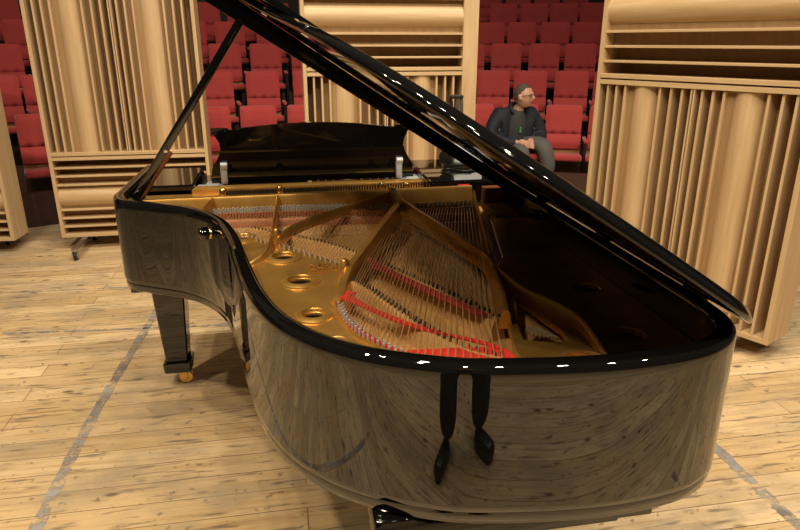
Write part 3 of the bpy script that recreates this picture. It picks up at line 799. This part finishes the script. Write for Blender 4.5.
# ------------------------------------------------------------------ people
def evaluated(me_or_bm, mods):
    me = bpy.data.meshes.new('tmp'); me_or_bm.to_mesh(me) if hasattr(me_or_bm, 'to_mesh') else None
    o = bpy.data.objects.new('tmp', me); COL.objects.link(o)
    mods(o)
    dg = bpy.context.evaluated_depsgraph_get(); dg.update()
    out = bpy.data.meshes.new_from_object(o.evaluated_get(dg))
    bm = bmesh.new(); bm.from_mesh(out)
    bpy.data.objects.remove(o); bpy.data.meshes.remove(me); bpy.data.meshes.remove(out)
    return bm
def skin(J, E, root, levels=2):
    """J: name -> (x,y,z,r) ; E: list of (a,b)"""
    names = list(J); bm = bmesh.new()
    vs = {n: bm.verts.new(J[n][:3]) for n in names}
    for a, b in E: bm.edges.new((vs[a], vs[b]))
    bm.verts.index_update()
    def mods(o):
        o.modifiers.new('skin', 'SKIN').use_smooth_shade = True
        sv = o.data.skin_vertices[0].data
        for i, n in enumerate(names):
            r = J[n][3]; sv[i].radius = (r, r) if not isinstance(r, tuple) else r
            sv[i].use_root = (n == root)
        s = o.modifiers.new('sub', 'SUBSURF'); s.levels = levels; s.render_levels = levels
    return evaluated(bm, mods)
def chain(pts):
    J = {str(i): p for i, p in enumerate(pts)}
    return skin(J, [(str(i), str(i + 1)) for i in range(len(pts) - 1)], '0', 2)
def merge(bms):
    out = bmesh.new()
    for b in bms:
        me = bpy.data.meshes.new('tmp'); b.to_mesh(me); b.free(); out.from_mesh(me); bpy.data.meshes.remove(me)
    return out
def remesh(bm, size):
    def mods(o):
        m = o.modifiers.new('r', 'REMESH'); m.mode = 'VOXEL'; m.voxel_size = size; m.use_smooth_shade = True
        s = o.modifiers.new('s', 'SMOOTH'); s.factor = .5; s.iterations = 2
    out = evaluated(bm, mods)
    seen = set(); big = []                     # keep the one continuous surface
    for v in out.verts:
        if v in seen: continue
        st = [v]; isl = []; seen.add(v)
        while st:
            a = st.pop(); isl.append(a)
            for e in a.link_edges:
                b = e.other_vert(a)
                if b not in seen: seen.add(b); st.append(b)
        big.append(isl)
    big.sort(key=len)
    print('islands', [len(i) for i in big])
    for isl in big[:-1]:
        if len(isl) < .02 * len(big[-1]): bmesh.ops.delete(out, geom=isl, context='VERTS')
    return out
def head_bm(c, yaw, pitch=0):
    """head about its centre, face towards -y before turning"""
    bm = bmesh.new(); bmesh.ops.create_icosphere(bm, subdivisions=5, radius=1)
    for v in bm.verts:
        x, y, z = v.co
        sx, sy, sz = .074, .095, .118
        if z < 0:
            sx *= 1 - .30 * (-z) ** 1.6
            if y > 0: sy *= 1 - .28 * (-z)
        X, Y, Z = x * sx, y * sy, z * sz
        if y < 0:
            Y -= .010 * math.exp(-((Z - .018) / .016) ** 2) * (1 - min(1, abs(X) / .06))                     # brow
            for s in (-1, 1): Y += .012 * math.exp(-((X - s * .031) ** 2 + (Z + .004) ** 2) / .00022)       # eye sockets
            Y -= .026 * math.exp(-(X / .011) ** 2) * math.exp(-((Z + .030) / .020) ** 2)                       # nose
            Y -= .010 * math.exp(-(X / .009) ** 2) * math.exp(-((Z + .008) / .018) ** 2)                       # nose bridge
            Y += .006 * math.exp(-(X / .022) ** 2) * math.exp(-((Z + .066) / .004) ** 2)                       # mouth line
            Y -= .006 * math.exp(-(X / .022) ** 2) * math.exp(-((Z + .058) / .007) ** 2)
            Y -= .012 * math.exp(-(X / .024) ** 2) * math.exp(-((Z + .100) / .014) ** 2)                       # chin
        v.co = (X, Y, Z)
    for s in (-1, 1):
        r = bmesh.ops.create_icosphere(bm, subdivisions=3, radius=1)
        for v in r['verts']: v.co = Vector((s * .075 + v.co.x * .012, .012 + v.co.y * .020 + .006 * v.co.z, -.012 + v.co.z * .032))
    M = Matrix.Translation(c) @ Matrix.Scale(1.07, 4) @ Matrix.Rotation(yaw, 4, 'Z') @ Matrix.Rotation(pitch, 4, 'X')
    for v in bm.verts: v.co = M @ v.co
    return bm, M
def hair_bm(M, grow=1.05, line=.045):
    bm = bmesh.new(); bmesh.ops.create_icosphere(bm, subdivisions=4, radius=1)
    dead = []
    for v in bm.verts:
        x, y, z = v.co
        lim = .60 if y < -.45 else (.60 - (y + .45) * .92 if y < .15 else (.05 - (y - .15) * 1.6 if y < .4 else -.36))
        if z < lim - .03: dead.append(v)
        w = .006 * math.sin(x * 31) * math.sin(y * 27)
        v.co = Vector((x * (.0765 + w * .4), y * (.0975 + w * .5), z * .1205))
    bmesh.ops.delete(bm, geom=dead, context='VERTS')
    r = bmesh.ops.solidify(bm, geom=list(bm.faces), thickness=.004)
    for v in bm.verts: v.co = M @ v.co
    return bm
SKIN = mat('skin', (.55, .30, .20), .5)
SKIN.node_tree.nodes['Principled BSDF'].inputs['Subsurface Weight'].default_value = .05
HAIR = mat('greying_hair', (.085, .060, .045), .75)
JACKET = mat('navy_jacket', (.008, .011, .021), .75)
bump(HAIR, noise(HAIR, 130, 3, coords(HAIR)), .8, .01)
bump(JACKET, noise(JACKET, 22, 4, coords(JACKET)), .5, .02)
SHIRT = mat('charcoal_shirt', (.035, .035, .036), .8)
TROUS = mat('grey_trousers', (.095, .088, .080), .85)
bump(TROUS, noise(TROUS, 18, 4, coords(TROUS)), .4, .02)
DARKT = mat('dark_trousers', (.010, .010, .012), .8)
SHOE = mat('black_shoe', (.010, .009, .008), .35)
GREENP = mat('green_print', (.05, .30, .10), .6)
GLASSF = mat('glasses_frame', (.02, .015, .012), .3)
EYE = mat('eye', (.16, .12, .10), .3)

def hand(w, palm_end, side, curl_dir, up):
    """five finger hand from wrist w to palm_end; returns bmeshes"""
    w = Vector(w); p = Vector(palm_end); d = (p - w).normalized(); s = Vector(side).normalized(); c = Vector(curl_dir).normalized()
    out = [chain([(*w, .030), (*w.lerp(p, .5), .036), (*p, .036)])]
    pal = bmesh.new(); bmesh.ops.create_icosphere(pal, subdivisions=3, radius=1)
    n = d.cross(s).normalized(); m = (w + p) / 2
    for v in pal.verts: v.co = m + d * v.co.x * .052 + s * v.co.y * .044 + n * v.co.z * .019
    out.append(pal)
    for k, l in zip((-1.5, -.5, .5, 1.5), (.066, .076, .072, .056)):
        b = p + s * k * .0195 - d * .010
        q1 = b + (d * .85 + c * .5) * l * .5; q2 = q1 + (d * .35 + c * .95) * l * .38; q3 = q2 + (d * -.2 + c) * l * .28
        out.append(chain([(*b, .0135), (*q1, .0128), (*q2, .0120), (*q3, .0105)]))
    b = w.lerp(p, .35) - s * .030
    out.append(chain([(*b, .017), (*(b - s * .018 + d * .030 + c * .012), .0150), (*(b - s * .012 + d * .060 + c * .022), .0125)]))
    return out

# seated man: local frame, facing -y, x to the right in the photo
man_a = .3182
man = thing('person', 'man in glasses, navy jacket and grey trousers, seated with hands clasped and looking right', 'person', (CX + 7.16 * math.sin(man_a) - .085, 7.16 * math.cos(man_a) - .03, 0), R(6))
HC = Vector((.025, -.135, 1.022))
J = {'hip': (0, .02, .47, .12), 'sp': (0, .03, .60, .115), 'ch': (0, -.01, .745, .125), 'nb': (.01, -.055, .865, .07), 'nk': (.02, -.09, .925, .050), 'hd': (.03, -.115, .99, .055)}
E = [('hip', 'sp'), ('sp', 'ch'), ('ch', 'nb'), ('nb', 'nk'), ('nk', 'hd')]
for s, n in ((-1, 'l'), (1, 'r')):
    J['sh' + n] = (s * .165, -.02, .815, .055); J['el' + n] = (s * .27, -.06, .575, .042); J['wr' + n] = (s * .085 + .02, -.285, .555, .026)
    E += [('ch', 'sh' + n), ('sh' + n, 'el' + n), ('el' + n, 'wr' + n)]
J['hl'] = (-.09, -.02, .465, .085); J['kl'] = (-.07, -.40, .475, .058); J['al'] = (-.06, -.42, .09, .04); J['tl'] = (-.07, -.55, .045, .035)
J['hr'] = (.09, -.02, .475, .085); J['kr'] = (.17, -.40, .545, .060); J['ar'] = (.24, -.44, .20, .042); J['tr'] = (.27, -.56, .15, .034)
E += [('hip', 'hl'), ('hl', 'kl'), ('kl', 'al'), ('al', 'tl'), ('hip', 'hr'), ('hr', 'kr'), ('kr', 'ar'), ('ar', 'tr')]
hb, HM = head_bm(HC, R(48), R(-4))
hands = hand((-.065, -.285, .553), (.000, -.330, .545), (0, .25, 1), (.75, -.15, -.2), 1) + hand((.105, -.285, .553), (.045, -.335, .548), (0, -.25, -1), (-.75, -.15, -.2), 1)
def limbs(J, names): return chain([J[n] for n in names])
core = [limbs(J, ['hip', 'sp', 'ch', 'nb', 'nk', 'hd'])]
for n in 'lr': core += [chain([(*J['ch'][:2], J['sh' + n][2], .05), J['sh' + n], J['el' + n], J['wr' + n]]), chain([(*J['hip'][:3], .09), J['h' + n], J['k' + n], J['a' + n], J['t' + n]])]
body = remesh(merge(core + [hb] + hands), .0052)
bm = bmesh.new()
add_tube(bm, catmull([(-.075, -.125, .845), (-.078, -.08, .885), (-.060, -.02, .915), (.01, .012, .925), (.080, -.02, .910), (.092, -.08, .880), (.085, -.125, .845)], 6), [.010 + .018 * math.sin(PI * i / 36) for i in range(37)], 10)
collar_bm = bm
man_body = obj('body', body, SKIN, man, False, 180)
obj('hair', hair_bm(HM), HAIR, man_body, False, 180, 'short greying brown hair')
bm = bmesh.new()
for s in (-1, 1):
    cc = Vector((s * .034, -.098, -.002))
    ring = [HM @ (cc + Vector((.026 * math.cos(a), .004 * abs(math.cos(a)), .016 * math.sin(a)))) for a in [2 * PI * k / 20 for k in range(21)]]
    add_tube(bm, ring, .0028, 6)
    add_tube(bm, [HM @ Vector((s * .060, -.094, .004)), HM @ Vector((s * .078, -.04, .004)), HM @ Vector((s * .079, .02, .0))], .0028, 6)
add_tube(bm, [HM @ Vector((-.010, -.102, .004)), HM @ Vector((.010, -.102, .004))], .0025, 6)
obj('glasses', bm, GLASSF, man_body, False, 180)
bm = bmesh.new()
for s in (-1, 1):
    r = bmesh.ops.create_icosphere(bm, subdivisions=2, radius=.0105)
    for v in r['verts']: v.co = HM @ (v.co + Vector((s * .031, -.076, -.003)))
obj('eyes', bm, EYE, man_body, False, 180)
# clothing
Js = {'hip': (0, .0, .47, .150), 'sp': (0, .0, .60, .150), 'ch': (0, -.035, .74, .140), 'nb': (.01, -.065, .85, .085), 'nk': (.018, -.085, .89, .062)}
obj('shirt', skin(Js, [('hip', 'sp'), ('sp', 'ch'), ('ch', 'nb'), ('nb', 'nk')], 'hip'), SHIRT, man, False, 180)
parts = []
for s, n in ((-1, 'l'), (1, 'r')):
    Jj = {'hem': (s * .135, .0, .46, .105), 'wa': (s * .135, .0, .60, .110), 'ch': (s * .125, -.015, .74, .108), 'col': (s * .070, -.02, .865, .060), 'colt': (s * .058, -.035, .915, .034),
          'sh': (s * .205, -.015, .810, .098), 'ua': (s * .270, -.03, .70, .092), 'el': (s * .295, -.065, .575, .086), 'fa': (s * .20 + .01, -.19, .555, .058), 'cu': (s * .105 + .02, -.268, .555, .046)}
    parts.append(skin(Jj, [('hem', 'wa'), ('wa', 'ch'), ('ch', 'col'), ('col', 'colt'), ('ch', 'sh'), ('sh', 'ua'), ('ua', 'el'), ('el', 'fa'), ('fa', 'cu')], 'ch'))
parts.append(skin({'a': (0, .06, .46, .14), 'b': (0, .07, .62, .15), 'c': (0, .05, .78, .13), 'd': (0, .02, .88, .075)}, [('a', 'b'), ('b', 'c'), ('c', 'd')], 'b'))
obj('jacket', remesh(merge(parts), .010), JACKET, man, False, 180)
parts = []
Jt = {'hip': (0, .0, .455, .13), 'hl': (-.09, -.04, .465, .098), 'ml': (-.08, -.22, .475, .088), 'kl': (-.07, -.41, .478, .074), 'cl': (-.065, -.42, .30, .066), 'al': (-.06, -.42, .11, .060)}
parts.append(skin(Jt, [('hip', 'hl'), ('hl', 'ml'), ('ml', 'kl'), ('kl', 'cl'), ('cl', 'al')], 'hip'))
Jt = {'hip': (.02, .0, .46, .12), 'hr': (.09, -.04, .48, .098), 'mr': (.13, -.22, .52, .105), 'kr': (.165, -.41, .550, .095), 'cr': (.20, -.43, .38, .088), 'ar': (.23, -.44, .22, .078)}
parts.append(skin(Jt, [('hip', 'hr'), ('hr', 'mr'), ('mr', 'kr'), ('kr', 'cr'), ('cr', 'ar')], 'hip'))
obj('trousers', remesh(merge(parts), .010), TROUS, man, False, 180)
def shoe(a, toe, r=.045):
    a, toe = Vector(a), Vector(toe)
    return skin({'h': (*(a + (a - toe).normalized() * .03), r), 'm': (*a.lerp(toe, .5), r * 1.02), 't': (*toe, r * .85)}, [('h', 'm'), ('m', 't')], 'm')
obj('shoe', shoe((-.06, -.42, .05), (-.07, -.56, .043)), SHOE, man, False, 180)
obj('shoe', shoe((.24, -.44, .17), (.27, -.58, .13)), SHOE, man, False, 180)
bm = bmesh.new(); add_box(bm, -.008, .010, -.165, -.158, .64, .70, .002); obj('shirt_print', bm, GREENP, man, label='small green mark on the shirt front')

obj('collar', collar_bm, JACKET, man, False, 180)
# photographer standing at the tail, mirrored in the rim
ph = thing('person', 'photographer in dark trousers and black shoes, mirrored in the glossy piano tail', 'person', (.0, -.06, 0))
J = {'hip': (0, -.10, .93, .13), 'sp': (0, -.13, 1.10, .12), 'ch': (0, -.16, 1.30, .135), 'nb': (0, -.17, 1.45, .06), 'nk': (0, -.165, 1.50, .052), 'hd': (0, -.16, 1.55, .055)}
E = [('hip', 'sp'), ('sp', 'ch'), ('ch', 'nb'), ('nb', 'nk'), ('nk', 'hd')]
FE = {'l': (-.18, .06), 'r': (.21, -.13)}
for s, n in ((-1, 'l'), (1, 'r')):
    J['sh' + n] = (s * .18, -.16, 1.40, .055); J['el' + n] = (s * .24, -.06, 1.17, .043); J['wr' + n] = (s * .10, -.03, 1.38, .027)
    J['h' + n] = (s * .09, -.10, .88, .088); J['k' + n] = (FE[n][0] * .95, FE[n][1] - .02, .48, .058); J['a' + n] = (FE[n][0], FE[n][1] - .03, .09, .042)
    E += [('ch', 'sh' + n), ('sh' + n, 'el' + n), ('el' + n, 'wr' + n), ('hip', 'h' + n), ('h' + n, 'k' + n), ('k' + n, 'a' + n)]
hb, PM = head_bm(Vector((0, -.175, 1.61)), PI, 0)
hands = hand((-.10, -.03, 1.38), (-.085, -.03, 1.45), (-.3, .9, 0), (.6, 0, .3), 1) + hand((.10, -.03, 1.38), (.085, -.03, 1.45), (.3, .9, 0), (-.6, 0, .3), 1)
pb_ = obj('body', remesh(merge([skin(J, E, 'hip'), hb] + hands), .0058), SKIN, ph, False, 180)
obj('hair', hair_bm(PM), HAIR, pb_, False, 180)
parts = []
for s, n in ((-1, 'l'), (1, 'r')):
    x, y = FE[n]
    parts.append(skin({'hip': (0, -.10, .93, .15), 'h': (s * .09, -.10, .86, .105), 't': (x * .85, y - .03, .66, .120), 'k': (x * .97, y - .02, .48, .108), 'c': (x, y - .03, .28, .106), 'a': (x, y - .03, .07, .118)},
                      [('hip', 'h'), ('h', 't'), ('t', 'k'), ('k', 'c'), ('c', 'a')], 'hip'))
obj('trousers', remesh(merge(parts), .010), DARKT, ph, False, 180)
parts = [skin({'a': (0, -.10, .92, .16), 'b': (0, -.13, 1.10, .15), 'c': (0, -.16, 1.30, .155), 'd': (0, -.17, 1.43, .09)}, [('a', 'b'), ('b', 'c'), ('c', 'd')], 'b')]
for s in (-1, 1): parts.append(skin({'c': (s * .08, -.16, 1.33, .11), 's': (s * .19, -.16, 1.38, .075), 'e': (s * .245, -.06, 1.17, .058), 'w': (s * .11, -.03, 1.36, .040)}, [('c', 's'), ('s', 'e'), ('e', 'w')], 'c'))
obj('jacket', remesh(merge(parts), .011), JACKET, ph, False, 180)
obj('shoe', shoe((-.18, .06, .05), (-.19, .26, .045), .052), SHOE, ph, False, 180)
obj('shoe', shoe((.21, -.14, .05), (.36, -.03, .045), .052), SHOE, ph, False, 180)

# ------------------------------------------------------------------ small things at the bass end
dv = thing('recorder', 'small grey device with round black end on the right end block of the piano', 'device', (.80, 2.93, .9945), R(-12))
bm = bmesh.new(); M = Matrix.Translation((0.03, .03, .012)) @ Matrix.Rotation(R(-28), 4, 'X')
add_box(bm, -.055, .085, -.012, .012, 0, .12, .005, M); obj('housing', bm, GREY, dv, False, 30)
bm = bmesh.new(); add_lathe(bm, [(.0, -.02), (.030, -.02), (.034, -.01), (.034, .02), (.0, .024)], (-.055, .0, .052), 22, (-.5, -.85, 0)); add_box(bm, -.075, .06, -.02, .04, 0, .022, .005); obj('lens_barrel', bm, BLACK, dv, False, 40)
bm = bmesh.new(); add_tube(bm, catmull([(.89, 2.93, .994), (.86, 2.86, .9945), (.80, 2.84, .9945), (.74, 2.90, .9945), (.70, 2.86, .9945), (.72, 2.78, .9945)], 8), .004, 6)
tag(obj('audio_cable', bm, BLACK, None, False, 60), 'thin black cable lying on the right end block of the piano', 'cable')
ms = thing('microphone_stand', 'black stand with twin chrome tubes rising behind the piano lid', 'stand', (1.075, 4.02, 0))
bm = bmesh.new(); add_tube(bm, [(0, 0, .10), (0, 0, 1.10)], .011, 10); obj('pole', bm, BLACK, ms, False, 60)
for k in range(3):
    a = R(90 + 120 * k); bm = bmesh.new(); add_tube(bm, [(0, 0, .32), (.26 * math.cos(a), .26 * math.sin(a), .012)], .009, 8); obj('leg', bm, BLACK, ms, False, 60)
for x in (.004, .034):
    bm = bmesh.new(); add_tube(bm, [(x, -.01, 1.02), (x - .012, -.01, 1.235)], .011, 12); obj('chrome_tube', bm, STEEL, ms, False, 60)
bm = bmesh.new(); add_box(bm, -.052, .034, -.028, .018, 1.222, 1.245, .008); add_tube(bm, [(-.020, -.012, 1.02), (-.046, -.012, 1.225)], .012, 12); obj('clamp_head', bm, BLACK, ms, False, 30)

# ------------------------------------------------------------------ light
w = bpy.data.worlds.new('hall_air'); SC.world = w; w.use_nodes = True
w.node_tree.nodes['Background'].inputs[0].default_value = (1.0, .80, .58, 1); w.node_tree.nodes['Background'].inputs[1].default_value = .05
def spot(loc, to, power, col=(1, .86, .67), size=70, rad=.10, blend=.6):
    d = bpy.data.lights.new('stage_and_fill_spot', 'SPOT'); d.energy = power; d.color = col; d.spot_size = R(size); d.spot_blend = blend; d.shadow_soft_size = rad
    o = bpy.data.objects.new('stage_and_fill_spot', d); COL.objects.link(o); o.location = loc
    o.rotation_euler = (Vector(to) - Vector(loc)).to_track_quat('-Z', 'Y').to_euler(); return o
for x in (-1.8, -.6, .6, 1.8, 3.0, 4.2):
    spot((x, 1.6, 7.0), (x * .7 - .3, 2.4, 0), 285, size=95)
for x in (-.4, .8, 2.0, 3.2, 4.4):
    spot((x, -1.8, 6.0), (x * .35 - .5, 2.2, .4), 300, size=85)
for p in ((-2.6, 1.2, 6.5), (-3.4, .2, 6.2), (-1.9, -1.2, 6.2)): spot(p, (0, 1.9, .9), 400, (1, .82, .58), size=60)  # added fill spots, brighten the plate and strings from the left
for x in (-2.2, .4, 2.6):
    spot((x, 3.6, 6.2), (x, 8.4, 1.0), (190, 330, 200)[int((x + 2.3) / 2.3)], (1, .86, .74), 80, .25)

# ------------------------------------------------------------------ camera
cd = bpy.data.cameras.new('camera'); cd.sensor_width = 36; cd.lens = 28.8; cd.clip_start = .02
cam = bpy.data.objects.new('camera', cd); COL.objects.link(cam)
cam.location = (0, 0, 1.557); cam.rotation_euler = (R(90 - 19.2), 0, R(-10))
SC.camera = cam
SC.view_settings.view_transform = 'Standard'
SC.view_settings.exposure = 0
